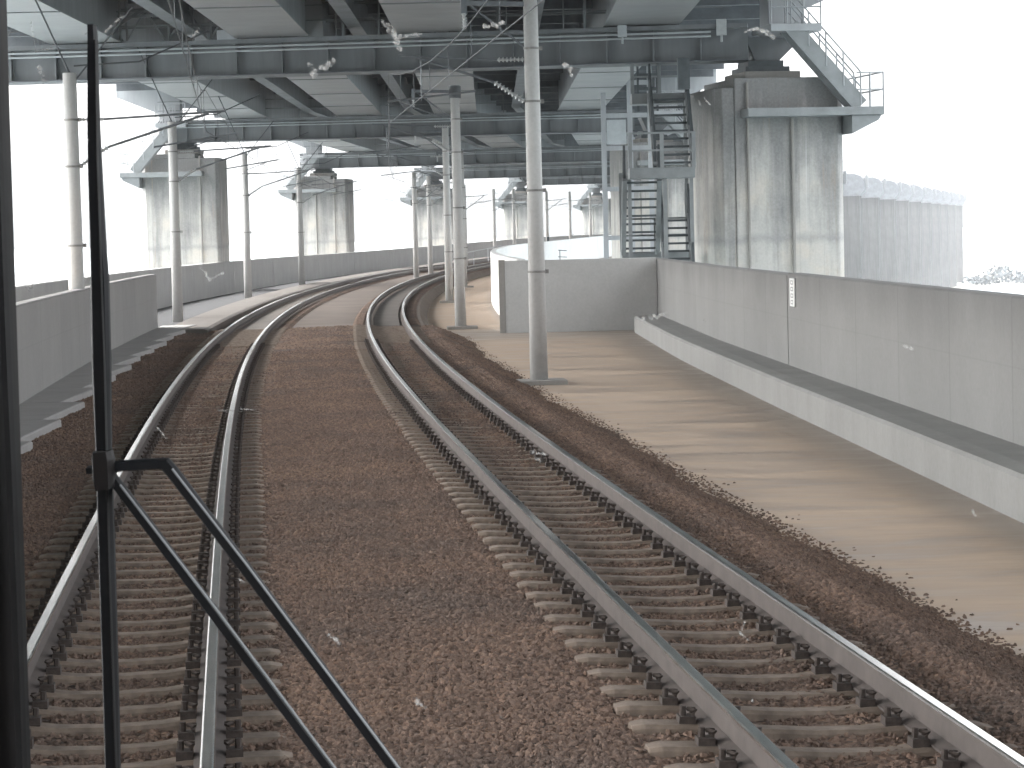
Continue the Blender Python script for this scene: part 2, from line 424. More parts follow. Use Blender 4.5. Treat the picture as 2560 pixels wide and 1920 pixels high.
jg = G('GeometryNodeJoinGeometry'); L(gi.outputs[0], jg.inputs[0]); L(iop.outputs[0], jg.inputs[0]); L(jg.outputs[0], go.inputs[0])
bed.modifiers.new('stones', 'NODES').node_group = ng

# slab-track zone beyond the bridge joint
mb = MB(); YS2 = ys(78, Y_END, 3)
sweep(mb, YS2, lambda Y: [at(l, Y, z) for l, z in ((-5.0, -.6), (-5.0, -.26), (1.15, -.26), (1.45, -.6))], closed=False)
tag(mb.build('dusty_median_slab', M_DUSTY), kind='structure')
mb = MB()
for c in (0, -3.95):
    sweep(mb, YS2, lambda Y: [at(c+l, Y, z) for l, z in ((-.46, -.255), (-.40, -.21), (.40, -.21), (.46, -.255))], closed=False)
tag(mb.build('track_bed_strip', M_SLAB), kind='structure')
mb = MB()
for c in (0, -3.95):
    for s0, s1 in ((-1.05, -.62), (.62, 1.05)):
        sweep(mb, YS2, lambda Y: [at(c+l, Y, z) for l, z in ((s0, -.255), (s0+.1, -.20), (s1-.1, -.20), (s1, -.255))], closed=False)
tag(mb.build('track_edge_ballast', M_BALLAST), kind='structure')
# ground left of the tan strip: dark bed
mb = MB(); sweep(mb, ys(76, Y_END, 4), lambda Y: [at(l, Y, z) for l, z in ((-10.9, -.56), (-9.4, -.42), (-7.6, -.42), (-6.7, -.50))], closed=False)
tag(mb.build('side_ballast_bed', simple('dark_side_bed', (.03, .031, .033), .95, 0, .4, 2.5)), kind='structure')

# ------------------------------------------------------------ railway tracks
RAIL = [(-.0725, -.174), (-.0725, -.160), (-.010, -.140), (-.008, -.050), (-.0325, -.036), (-.0325, -.016), (-.0292, -.0065), (-.0215, -.0012), (.0215, -.0012), (.0292, -.0065), (.0325, -.016), (.0325, -.036), (.008, -.050), (.010, -.140), (.0725, -.160), (.0725, -.174)]
RAIL = [(x*1.15, z*1.13) for x, z in RAIL]
def track(p, cant, label):
    t = empty('railway_track', (0, 0, 0), 0, label, 'railway track', 'railway tracks')
    YR = ys(3, 60, 1.0)[:-1]+ys(60, Y_END, 2.5)
    for sgn in (-1, 1):
        mb = MB(); off = sgn*.566; dz = -sgn*cant/2
        sweep(mb, YR, lambda Y: [at(off+x, Y, z+dz, p) for x, z in RAIL], mi=lambda j: 1 if 5 <= j <= 9 else 0)
        o = mb.build('rail', [M_RAILSIDE, M_RAILTOP], t)
    # sleeper prototype: waisted top, seats at the rails
    mb = MB(); sec = []
    xs = [(-1.0, -.185, .085), (-.93, -.172, .10), (-.45, -.176, .10), (-.28, -.197, .085), (0, -.205, .08), (.28, -.197, .085), (.45, -.176, .10), (.93, -.172, .10), (1.0, -.185, .085)]
    for x, zt, hw in xs:
        sec.append([(x, -hw-.02, -.36), (x, -hw, zt-.02), (x, -hw+.02, zt), (x, hw-.02, zt), (x, hw, zt-.02), (x, hw+.02, -.36)])
    for s_ in sec: mb.v += s_
    for i in range(len(sec)-1):
        for j in range(5):
            a = i*6+j; mb.f.append((a+1, a, a+6, a+7)[::-1]); mb.mi.append(0)
    for base, rev in ((0, 0), ((len(sec)-1)*6, 1)):
        q = tuple(base+j for j in range(6)); mb.f.append(q if rev else q[::-1]); mb.mi.append(0)
    me0 = None
    fm = MB()
    for sx in (-1, 1):
        fm.box((min(0, sx*.175), -.06, -.182), (max(0, sx*.175), .06, -.170)); fm.box((sx*.13-.045, -.055, -.170), (sx*.13+.045, .055, -.135))
        fm.tube([(sx*.10, -.03, -.13), (sx*.085, -.03, -.105), (sx*.12, 0, -.10), (sx*.085, .03, -.105), (sx*.10, .03, -.13)], .013, 6)
        fm.tube([(sx*.15, 0, -.14), (sx*.15, 0, -.085)], .018, 6)
    SP = .577; Y = 8.2; k = 0
    rest = MB()
    proto = None
    while Y < 77.6:
        x, y, z = at(0, Y, 0, p); s = math.atan(sl_(p, Y))
        if k < 100:
            if proto is None:
                so_ = mb.build('sleeper', M_SLEEPER, t, bevel=0); proto = so_
                f1 = fm.build('rail_fastening', M_CLIP, so_); f1.location = (-.566, 0, 0)
                f2 = bpy.data.objects.new('rail_fastening', f1.data); COL.objects.link(f2); f2.parent = so_; f2.location = (.566, 0, 0)
                pf = (f1, f2)
            else:
                so_ = bpy.data.objects.new('sleeper', proto.data); COL.objects.link(so_); so_.parent = t
                for q in pf:
                    c = bpy.data.objects.new('rail_fastening', q.data); COL.objects.link(c); c.parent = so_; c.location = q.location
            so_.location = (x, y, z-.022+random.uniform(-.008, .006)); so_.rotation_euler = (0, cant/1.07, -s+random.uniform(-.006, .006))
        else:
            ca, sa = math.cos(-s), math.sin(-s); b0 = len(rest.v)
            rest.v += [(x+vx*ca-vy*sa, y+vx*sa+vy*ca, z+vz-vx*cant/1.07) for vx, vy, vz in mb.v]
            rest.f += [tuple(b0+q for q in f) for f in mb.f]; rest.mi += [0]*len(mb.f)
        Y += SP; k += 1
    if rest.v:
        ro_ = rest.build('sleeper', M_SLEEPER, t); ro_['kind'] = 'stuff'
    return t
track(PR, .05, 'right-hand railway track curving away on concrete sleepers in brown ballast')
track(PL, .0, 'left-hand railway track that the black wiper arms cross, ahead of the train')

# ------------------------------------------------------------ parapet walls
def wall_piece(name, fx, Y0, Y1, zb, zt, th, material, parent, side=1, st=4.0, bev=.02):
    """fx(Y)->(x,y) of the inner face; thickness away from the track on `side`"""
    mb = MB()
    def sec(Y):
        x, y = fx(Y)
        return [(x, y, zb+rise(Y)), (x, y, zt+rise(Y)-.03), (x+side*.03, y, zt+rise(Y)), (x+side*(th-.02), y, zt+rise(Y)), (x+side*th, y, zt+rise(Y)-.02), (x+side*th, y, zb+rise(Y))]
    sweep(mb, ys(Y0, Y1, st), sec)
    return mb.build(name, material, parent)
# right wall with ledge
rw = empty('parapet_wall', (5, 40, -.6), 0, 'long grey concrete parapet wall along the right side, with a low ledge at its foot', 'parapet wall')
rw.location = (0, 0, 0)
wx = lambda Y: (kerbx(Y)+.85, Y)
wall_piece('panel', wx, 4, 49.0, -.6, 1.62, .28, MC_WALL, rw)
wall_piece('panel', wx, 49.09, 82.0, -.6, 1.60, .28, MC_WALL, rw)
mb = MB()   # joint filler set back in the gap
x = kerbx(49.04)+.85; mb.box((x+.05, 48.99, -.6), (x+.2, 49.1, 1.55)); mb.build('joint_filler', M_RUBBER, rw)
mb = MB()
sweep(mb, ys(4, 78.3, 3), lambda Y: [(kerbx(Y)+.848, Y, -.62), (kerbx(Y)-.0, Y, -.62), (kerbx(Y), Y, -.15), (kerbx(Y)+.04, Y, -.11), (kerbx(Y)+.30, Y, -.10), (kerbx(Y)+.848, Y, -.12)])
# rounded nose where the ledge ends
sweep(mb, [78.3, 78.9, 79.3, 79.5], lambda Y: [(kerbx(78.3)+.848, Y, -.62), (kerbx(78.3)+(Y-78.3)**2*.35, Y, -.62), (kerbx(78.3)+(Y-78.3)**2*.35, Y, -.16), (kerbx(78.3)+.04+(Y-78.3)**2*.35, Y, -.12), (kerbx(78.3)+.5, Y, -.10), (kerbx(78.3)+.848, Y, -.12)])
mb.build('ledge', MC_LEDGE, rw)
# number plate on the wall beside the joint
np_ = empty('number_plate', (kerbx(48.2)+.83, 48.2, 1.27), math.atan(.036), 'narrow white plate with faded dark marks fixed beside the dark joint of the right wall', 'sign plate')
mb = MB(); mb.box((-.012, -.30, -.26), (0.012, .30, .26)); mb.build('plate', M_PLATE, np_, bevel=.004)
mk = MB()
for i in range(4):
    zc = .185-.122*i
    for (ya, za, yb, zb_) in ((-.12, .03, .12, .03), (-.12, -.03, .12, -.03), (-.13, -.035, -.13, .035), (.13, -.035, .13, .035)):
        mk.bar((-.014, ya, zc+za), (-.014, yb, zc+zb_), .006, .018, upv=(0, 0, 1) if ya != yb else (0, 1, 0))
mk.build('marks', M_INK, np_)
# cross wall at the end of the bay
cw = empty('end_wall', (0, 0, 0), 0, 'short grey concrete wall across the end of the right-hand bay, below the steel stairs', 'parapet wall')
mb = MB(); mb.box((-.32, 80.2, -.62), (4.55, 80.5, 1.63)); mb.build('panel', MC_ENDWALL, cw, bevel=.02)
mb = MB(); mb.box((-.335, 80.185, -.62), (-.14, 80.51, 1.66)); mb.build('end_post', MC_STRIP, cw, bevel=.015)
# far right parapet, strong light painted in as a pale colour
fr = empty('parapet_wall', (0, 0, 0), 0, 'curving brightly lit parapet wall beyond the end wall of the bay', 'parapet wall')
def frx(Y):
    a = at(4.15, Y); return (a[0], a[1])
Ya = 81.5
while Ya < 300:
    Yb = Ya+26
    wall_piece('panel', frx, Ya, Yb-.12, -.6, 1.66, .28, MC_WHITE, fr, 1, 3.0); Ya = Yb
# near-left wall
lw = empty('parapet_wall', (0, 0, 0), 0, 'grey-brown concrete parapet wall close on the left, ending in a square corner', 'parapet wall')
def lwx(Y):
    a = at(-6.85, Y); return (a[0], a[1])
wall_piece('panel', lwx, 12, 78.0, -.3, 1.52, .28, MC_LEFTWALL, lw, -1, 3.0)
mb = MB()
Ya = 10.0; i = 0
while Ya < 77:       # trough lids of uneven width at the foot of the wall
    Yb = Ya+4.1; ed = -6.02+.05*math.sin(i*2.1); e2 = lambda Y: ed-.15+.30*(Y-Ya)/(Yb-Ya)
    sweep(mb, ys(Ya, Yb-.02, 2.05), lambda Y: [at(-6.848, Y, -.5), at(-6.848, Y, -.08), at(e2(Y)-.02, Y, -.08), at(e2(Y), Y, -.10), at(e2(Y), Y, -.5)])
    Ya = Yb; i += 1
mb.build('trough_lids', MC_LIDS, lw)
# far left parapet
ll = empty('parapet_wall', (0, 0, 0), 0, 'long weathered parapet wall following the outside of the curve on the far left', 'parapet wall')
def llx(Y):
    t = min(max((Y-165)/30, 0), 1)*min(max((310-Y)/30, 0), 1); a = at(-11.1+.95*t*t*(3-2*t), Y); return (a[0], a[1])
Ya = 60.0
while Ya < Y_END-10:
    Yb = Ya+18.0
    wall_piece('panel', llx, Ya, Yb-.10, -.62, 1.24, .26, MC_FARWALL, ll, -1, 3.0); Ya = Yb
# tan strip the left poles stand on
ts = MB()
sweep(ts, ys(76, 260, 3), lambda Y: [at(l, Y, z) for l, z in ((-6.6, -.6), (-6.6, -.14), (-6.55, -.10), (-5.35, -.10), (-5.25, -.14), (-5.25, -.6))])
tag(ts.build('kerb_strip', concrete('tan_strip', .085, .12, .15, (1, .84, .70), .3)), kind='structure')

# ------------------------------------------------------------ overhead line poles
def pole_proto(H, taper=True):
    t = empty('overhead_line_pole')
    mb = MB(); r1, r2 = .185, .135
    mb.tube([(0, 0, 0), (0, 0, H*.5), (0, 0, H)], [r1, (r1+r2)/2, r2*1.08], 24); mb.build('shaft', MC_POLE, t, smooth=True)
    return t
def rad_at(z, H): return .185+(.146-.185)*z/H
def add_bands(t, H, zs):
    for z in zs:
        mb = MB(); r = rad_at(z, H)+.012
        mb.tube([(0, 0, z-.022), (0, 0, z+.022)], r, 20); mb.box((r-.01, -.03, z-.04), (r+.06, .03, z+.04)); mb.build('clamp_band', M_BAND, t)
def insulator(mb, a, b_, r=.055, nribs=7):
    a = Vector(a); b_ = Vector(b_); d = (b_-a)
    for i in range(nribs):
        c = a+d*((i+.5)/nribs); e = d.normalized()*.012
        mb.tube([c-e, c+e*1.2], [r, r*.6], 12)
    mb.tube([a, b_], r*.42, 8)
def cantilever(t, s, H, zlow, zhigh, reach, wirez, base=0.0):
    """bracket reaching in local x direction s*reach towards the wires"""
    rr = rad_at(zhigh, H)
    mb = MB()
    # pole end fittings
    tip = (s*reach, 0, zhigh+.12)
    mb.tube([(s*(rr+.55), 0, zhigh), tip], .024, 8)
    mb.tube([(s*(rr+.62), 0, zlow+.40), (s*(reach-.35), 0, zhigh+.08)], .028, 8)
    mb.tube([(s*(reach-1.55), 0, zhigh-.62), (s*(reach+.25), 0, wirez+.35)], .02, 8)
    mb.tube([(s*(reach+.0), 0, wirez+.33), (s*(reach-.85), 0, wirez+.02)], .014, 6)
    mb.tube([(s*(reach-.45), 0, zhigh+.05), (s*(reach-.45), 0, wirez+.36)], .012, 6)
    mb.build('cantilever_arm', M_GALV, t)
    im = MB(); insulator(im, (s*rr, 0, zhigh), (s*(rr+.55), 0, zhigh)); insulator(im, (s*rr, 0, zlow), (s*(rr+.62), 0, zlow+.40), .065, 9)
    im.build('insulator', M_INS, t)
def top_arm(t, s, H, L_):
    mb = MB(); mb.bar((s*.08, 0, H-.14), (s*L_, 0, H-.10), .09, .10); mb.box((s*L_-.06, -.06, H-.30), (s*L_+.06, .06, H-.02))
    mb.tube([(s*.14, 0, H-1.0), (s*(L_-.15), 0, H-.17)], .022, 8); mb.tube([(0, 0, H), (0, 0, H+.06)], .17, 16)
    mb.build('top_bracket', M_GALV, t)
    im = MB(); insulator(im, (s*L_, 0, H-.30), (s*L_, 0, H-.62), .06, 5); im.build('insulator', M_INS, t)

# left poles (arms reach right) 
LPY = [56.5, 88.1, 120.1, 148.8]; LH = 6.75
pl = pole_proto(LH); add_bands(pl, LH, [3.05, 4.75, 5.75]); cantilever(pl, 1, LH, 4.75, 5.75, 3.3, 5.05)
mb = MB(); mb.tube([(0, 0, LH), (-1.1, 0, LH+2.6)], .02, 6); mb.tube([(0, 0, LH-.3), (1.4, 0, LH+1.4)], .02, 6); mb.tube([(.1, 0, LH+.15), (1.5, 0, LH+.22), (3.0, 0, LH+.85)], .02, 6); mb.build('guy_wire', M_WIRE, pl)
tag(pl, None, 'overhead line pole', 'poles along the left side of the tracks')
labs = ['tall concrete pole at far left that rises behind the near-left wall beside the wiper',
        'concrete pole on the tan strip just past the square end of the near-left wall',
        'slim concrete pole on the left standing in front of open sky between two piers',
        'slim concrete pole on the left standing against the second left-hand pier']
for i, Y in enumerate(LPY):
    o = pl if i == 0 else copy_tree(pl)
    x, y, z = at(-7.05 if i < 2 else -7.1, Y, -.25); o.location = (x, y, z if i else -.6); o.rotation_euler = (0, 0, -math.atan(sl_(PR, Y))); relabel(o, labs[i])
# right poles (arms reach left)
RPY = [(52.6, 2.57), (84.4, 2.42), (117.0, 2.25), (149.0, 2.2)]; RH = 7.85
pr = pole_proto(RH); add_bands(pr, RH, [2.3, 3.95, 5.75, 6.82]); cantilever(pr, -1, RH, 5.75, 6.6, 2.7, 5.45); top_arm(pr, -1, RH, 1.35)
mb = MB(); mb.box((-.45, -.4, -.1), (.55, .42, .1)); mb.build('base_block', MC_STRIP, pr, bevel=.02)
tag(pr, None, 'overhead line pole', 'poles along the right side of the tracks')
labs = ['thickest and nearest concrete pole, rising from the tan floor right of the tracks',
        'second concrete pole right of the right-hand track, with a dark cap and top bracket',
        'third concrete pole right of the tracks, partly hidden behind the dark-capped one',
        'fourth concrete pole right of the tracks, mostly hidden behind the dark-capped one']
for i, (Y, l) in enumerate(RPY):
    o = pr if i == 0 else copy_tree(pr)
    x, y, z = at(l, Y, -.6); o.location = (x, y, z); o.rotation_euler = (0, 0, -math.atan(sl_(PR, Y))); relabel(o, labs[i])
mb = MB(); mb.tube([(0, 0, RH-.35), (0, 0, RH+.03)], .2, 20); mb.build('cap', M_WIRE, [o for o in bpy.data.objects if o.get('label') == labs[1]][0])
# slim far poles
CP = [(166.6, -1.67), (178.6, -1.65), (214, -2.35), (246, -3.6), (247.5, -1.9), (273, -2), (290, -2), (305, -2), (325, -2)]
pc = pole_proto(LH); add_bands(pc, LH, [4.75, 5.75]); cantilever(pc, 1, LH, 4.75, 5.75, 2.0, 5.05)
tag(pc, None, 'overhead line pole', 'slim poles farther round the curve')
labs = ['slim dark pole between the tracks, left of a close pair by the third pier',
        'slim dark pole between the tracks, right of a close pair by the third pier',
        'thin far pole just right of the dark-capped pole, seen against white sky',
        'thin far pole at whose foot the pale diagonal handrail ends',
        'thin far pole in front of the fourth left pier, above the bright curving wall',
        'thin far pole just right of the nearest thick pole, against white sky',
        'thin far pole second to the right of the nearest thick pole, against white sky',
        'thin far pole standing in front of the fifth left pier',
        'thin far pole beside the dark edge of the stair pier']
for i, (Y, l) in enumerate(CP):
    o = pc if i == 0 else copy_tree(pc)
    x, y, z = at(l, Y, -.25); o.location = (x, y, z); o.rotation_euler = (0, 0, -math.atan(sl_(PR, Y))); relabel(o, labs[i])
# pale handrail and small post far away
hr = empty('handrail', (0, 0, 0), 0, 'pale sloping handrail far round the curve, between two thin poles', 'handrail')
a = at(-1.6, 200, .9); b_ = at(-2.6, 243, 1.15)
mb = MB(); mb.tube([a, b_], .06, 8); mb.tube([(a[0], a[1], a[2]-1.1), (b_[0], b_[1], b_[2]-1.45)], .06, 8); mb.build('rail_bar', M_PALE, hr)
for t in (0, .33, .66, 1):
    mb = MB(); p0 = Vector(a).lerp(Vector(b_), t); mb.tube([p0, (p0.x, p0.y, p0.z-1.15)], .04, 6); mb.build('post', M_PALE, hr)
gp = empty('marker_post', at(3.6, 225, -.4), 0, 'small dark post with a short side rail in front of the bright curving wall', 'post')
mb = MB(); mb.box((-.10, -.10, 0), (.10, .10, 2.4)); mb.build('post', M_STAIR, gp)
mb = MB(); mb.tube([(.1, 0, 1.3), (1.6, .3, 1.15)], .035, 6); mb.tube([(.1, 0, .7), (1.6, .3, .6)], .035, 6); mb.tube([(1.0, .2, 0), (1.0, .2, 1.25)], .035, 6); mb.build('side_rail', M_STAIR, gp)

# ------------------------------------------------------------ overhead wires
def wires(p, label, lat0, zc, zm, Ys_):
    t = empty('overhead_wires', (0, 0, 0), 0, label, 'overhead wires', 'overhead wires above the tracks')
    c = MB(); m_ = MB(); d_ = MB()
    for i in range(len(Ys_)-1):
        a, b_ = Ys_[i], Ys_[i+1]; sa = lat0+(.2 if i % 2 else -.2); sb = lat0+(-.2 if i % 2 else .2)
        P0 = Vector(at(sa, a, zc, p)); P1 = Vector(at(sb, b_, zc, p)); c.tube([P0, P1], .009, 5)
        pts = []
        for k in range(9):
            u = k/8; q = P0.lerp(P1, u); q.z += (zm-zc)-.75*4*u*(1-u)*.8; pts.append(q)
            if 0 < k < 8: d_.tube([q, (q.x, q.y, zc+rise(q.y))], .005, 4)
        m_.tube(pts, .009, 5)
    c.build('contact_wire', M_WIRE, t); m_.build('messenger_wire', M_WIRE, t); d_.build('dropper', M_WIRE, t)
YW = [-8, 24, 56.5, 88.1, 120.1, 148.8, 180, 212, 246, 280, 312]
wires(PL, 'thin dark contact and messenger wires over the left-hand track', 0, 4.85, 5.75, YW)
wires(PR, 'thin dark contact and messenger wires over the right-hand track', 0, 4.95, 6.0, YW)

# ------------------------------------------------------------ road viaduct overhead
# frame positions: (centre x, y, heading)
FR = [(-4.2, 28.0), (-4.4, 87.6), (-4.8, 146.0), (-1.9, 207.0), (5.0, 266.0), (14.6, 325.0), (27.0, 384.0), (41.0, 443.0)]
def heading(i):
    a = FR[max(i-1, 0)]; c = FR[min(i+1, len(FR)-1)]; return math.atan2(c[0]-a[0], c[1]-a[1])
HD = [heading(i) for i in range(len(FR))]; HD[1] = R(0); HD[2] = R(0.5)
def fpt(i, lx, ly=0, z=0):
    c, s = math.cos(HD[i]), math.sin(HD[i]); return (FR[i][0]+lx*c+ly*s, FR[i][1]-lx*s+ly*c, z)

ZB, ZT = 7.97, 9.08
def beam_proto(xl, xr, rich):
    t = empty('steel_crossbeam')
    mb = MB(); mb.box((xl, -.45, ZB+.05), (xr, .45, ZT-.05)); nst = int((xr-xl)/1.5)
    for k in range(1, nst):
        x = xl+(xr-xl)*k/nst; mb.box((x-.02, -.72, ZB+.05), (x+.02, -.449, ZT-.05))
    mb.build('web', M_STEEL, t)
    mb = MB(); mb.box((xl, -.80, ZB), (xr, .80, ZB+.05)); mb.build('bottom_flange', M_STEELD, t)
    mb = MB(); mb.box((xl, -.80, ZT-.05), (xr, .80, ZT+.10)); mb.build('top_flange', M_GALV if False else M_STEEL, t)
    mb = MB()
    for z in (ZT-.16, ZT-.30): mb.tube([(xl, -.86, z), (xr-1.2, -.86, z)], .035, 8)
    mb.build('conduit_pipe', M_PIPE, t)
    # walkway rail on top
    mb = MB(); zz = ZT+.1
    for z in (zz+.55, zz+1.05): mb.tube([(xl, -.74, z), (xr-.5, -.74, z)], .022, 6)
    x = xl+.3
    while x < xr-.5: mb.tube([(x, -.74, zz), (x, -.74, zz+1.05)], .022, 6); x += 1.9
    mb.build('railing', M_STEEL, t)
    if rich:
        for bx, bz, w_, h_, m_ in ((4.05+4.4, ZT-.02, .30, .46, M_PIPE), (11.7, ZT-.03, .33, .52, M_INS)):
            mb = MB(); mb.box((bx-w_/2, -1.02, bz-h_/2), (bx+w_/2, -.86, bz+h_/2)); mb.tube([(bx, -.94, bz-h_/2-.22), (bx, -.94, bz-h_/2)], .04, 6); mb.build('junction_box', m_, t, bevel=.01)
        mb = MB(); mb.box((-5.15, -.8, ZT+.10), (-4.45, .5, ZT+.42)); mb.build('equipment_case', M_PALE, t, bevel=.02)
        mb = MB(); mb.box((-2.5, -.7, ZT+.10), (-1.55, .4, 11.2)); mb.box((-2.62, -.55, ZT+.1), (-2.5, .3, 11.2)); mb.build('bearing_post', M_GIRDER, t, bevel=.02)
        for x, w_ in ((-.9, .045), (4.3, .045), (5.6, .045), (7.2, .045), (8.3, .045), (.3, .03), (2.2, .03), (-6, .03), (-8.5, .03), (-10, .03)):
            mb = MB(); mb.box((x-w_, -.62, ZT+.1), (x+w_, -.5, 11.3)); mb.build('hanger_rod', M_STEEL, t)
        for kx in range(9):
            x0_ = -15.6+kx*1.45
            mb = MB(); mb.bar((x0_, -.30, ZT+.2), (x0_+1.3, -.30, 11.25), .055, .055, (0, 1, 0)); mb.bar((x0_+1.3, -.22, ZT+.2), (x0_, -.22, 11.25), .055, .055, (0, 1, 0)); mb.bar((x0_, -.26, ZT+.2), (x0_, -.26, 11.3), .07, .07, (0, 1, 0)); mb.build('cross_brace', M_STEEL, t)
        for z_ in (9.72, 10.35): mb = MB(); mb.tube([(xl+1, -.12, z_), (xr-2, -.12, z_)], .035, 6); mb.build('conduit_pipe', M_STEEL, t)
        for A_, B_, w_ in (((1.9, -.6, 11.2), (4.4, -.6, ZT+.2), .08), ((-9.5, -.4, ZT+.2), (-6.2, -.4, 11.2), .1), ((-13, -.4, ZT+.3), (-16.8, -.4, 11.2), .1), ((-16.8, -.35, ZT+.5), (-10.5, -.35, 11), .07), ((-13.6, -.5, 10), (-6.2, -.5, 10.1), .09)):
            mb = MB(); mb.bar(A_, B_, w_, w_, (0, 1, 0)); mb.build('cross_brace', M_STEEL, t)
    return t
bp = beam_proto(-18.5, 12.55, True); tag(bp, None, 'crossbeam', 'steel crossbeams spanning between the piers')
bp2 = beam_proto(-14.6, 12.0, False); tag(bp2, None, 'crossbeam', 'steel crossbeams spanning between the piers')
blabs = {1: 'nearest grey steel crossbeam, right across the top, with twin pale conduits and white junction boxes',
         2: 'second grey steel crossbeam, from the first left pier to above the stairs',
         3: 'third steel crossbeam, starting at the second left pier',
         4: 'fourth steel crossbeam, starting over the third left pier',
         5: 'fifth steel crossbeam, far off above the fourth left pier',
         6: 'farthest steel crossbeam seen above the fifth left pier'}
for i in range(1, 7):
    o = bp if i == 1 else (bp2 if i == 2 else copy_tree(bp2))
    x, y, z = fpt(i, 0); o.location = (x, y, rise(y)*.6); o.rotation_euler = (0, 0, -HD[i] if i > 1 else R(-6.0)); relabel(o, blabs[i])

# longitudinal girders, one thing per line per span set (continuous lines)
GIR = [(-10.9, -8.5), (-4.6, -2.1), (.8, 3.2), (7.7, 10.2)]
glabs = ['outermost left pale box girder under the road deck', 'second pale box girder from the left under the road deck', 'third pale box girder from the left, above the second and third crossbeams', 'right-most pale box girder, next to the bright gap by the stairs']
def fline(lx, ly, z): return None
GY = []
def gpos(i, lx, ly=0.0): a = fpt(i, lx, ly); return a
for gi_, (a0, a1) in enumerate(GIR):
    t = empty('box_girder', (0, 0, 0), 0, glabs[gi_], 'box girder', 'pale box girders under the road deck')
    bot = MB(); web = MB(); rib = MB()
    for i in range(0, 7):
        la, ra = gpos(i, a0), gpos(i, a1); lb, rb = gpos(i+1, a0), gpos(i+1, a1)
        zA = 9.22+rise(la[1])*.6; zB = 9.22+rise(lb[1])*.6; H = 2.2
        eps = .004*i
        V = [Vector((q[0], q[1], zz)) for q, zz in ((la, zA), (ra, zA), (rb, zB), (lb, zB))]
        for j in range(4): V[j] = V[j]+Vector((0, 0, eps))
        dn = (V[3]-V[0]).normalized()*.15; V[2] += dn*0; 
        bot.hexa([V[0], V[1], V[2], V[3], *[v_+Vector((0, 0, .04)) for v_ in V]])
        rr_ = (V[1]-V[0]).normalized()
        for P0, P1, sg in ((V[0], V[3], 1), (V[1], V[2], -1)):
            o_ = rr_*.10*sg; up_ = Vector((0, 0, .05)); Hh = Vector((0, 0, H))
            web.hexa([P0+o_+up_, P0+o_+rr_*.03*sg+up_, P1+o_+rr_*.03*sg+up_, P1+o_+up_, P0+o_+Hh, P0+o_+rr_*.03*sg+Hh, P1+o_+rr_*.03*sg+Hh, P1+o_+Hh])
        nn = 5
        for k in range(1, nn):
            u = k/nn; A_ = V[0].lerp(V[3], u); B_ = V[1].lerp(V[2], u); d_ = (V[3]-V[0]).normalized()*.09
            bot.hexa([A_-d_-Vector((0, 0, .03)), B_-d_-Vector((0, 0, .03)), B_+d_-Vector((0, 0, .03)), A_+d_-Vector((0, 0, .03)), A_-d_-Vector((0, 0, .002)), B_-d_-Vector((0, 0, .002)), B_+d_-Vector((0, 0, .002)), A_+d_-Vector((0, 0, .002))], 1)
    bot.build('bottom_plate', [M_GIRDER, M_STEEL], t); web.build('web', M_STEEL, t)
# dark stringers between the boxes
for lx, lab in ((-6.2, 'dark steel stringer beam between the two left box girders'), (-.6, 'dark steel stringer beam between the second and third box girders'), (5.4, 'dark steel stringer beam between the third and fourth box girders')):
    t = MB()
    for i in range(0, 7):
        a = Vector(gpos(i, lx)); b_ = Vector(gpos(i+1, lx)); a.z = 9.55+rise(a.y)*.6; b_.z = 9.55+rise(b_.y)*.6; t.bar(a, b_, .5, .06); a.z += .75; b_.z += .75; t.bar(a, b_, .05, 1.4)
    tag(t.build('stringer_beam', M_STEELD), lab, 'stringer', 'dark stringers under the road deck')
# deck slab and its floor beams
dk = empty('road_deck', (0, 0, 0), 0, 'dark underside of the road viaduct deck overhead, on steel floor beams', 'bridge deck')
mb = MB(); fb = MB(); pe = MB()
def lerp3(a, b_, u): return tuple(a[k]+(b_[k]-a[k])*u for k in range(3))
ext = [(-4.2, -40.0)]+FR
for i in range(len(FR)-1):
    for l0, l1 in ((-16.5, 16.2),):
        a, b_, c, d_ = fpt(i, l0), fpt(i, l1), fpt(i+1, l1), fpt(i+1, l0)
        za = 11.45+rise(a[1])*.6; zb = 11.45+rise(d_[1])*.6
        q = [(a[0], a[1], za), (b_[0], b_[1], za), (c[0], c[1], zb), (d_[0], d_[1], zb)]
        mb.hexa(q+[(x, y, z+.35) for x, y, z in q])
        for l in (l0, l1):
            A_ = fpt(i, l); B_ = fpt(i+1, l); pe.bar((A_[0], A_[1], za+.55), (B_[0], B_[1], zb+.55), .25, 1.1)
        for k in range(0, 9):
            u = (k+.5)/9; A_ = Vector(q[0]).lerp(Vector(q[3]), u); B_ = Vector(q[1]).lerp(Vector(q[2]), u)
            A_.z -= .35; B_.z -= .35; fb.bar(A_, B_, .25, .68)
mb.quadface  # noqa
mb.hexa([(-20.7, -12, 11.45), (12.0, -12, 11.45), (12.0, 27.9, 11.45), (-20.7, 27.9, 11.45), (-20.7, -12, 11.8), (12.0, -12, 11.8), (12.0, 27.9, 11.8), (-20.7, 27.9, 11.8)])  # unseen stretch of deck added overhead, length set for its shade on the ballast
mb.build('slab', M_STEELD, dk); fb.build('floor_beams', M_STEELD, dk); pe.build('edge_girder', M_PALE, dk)

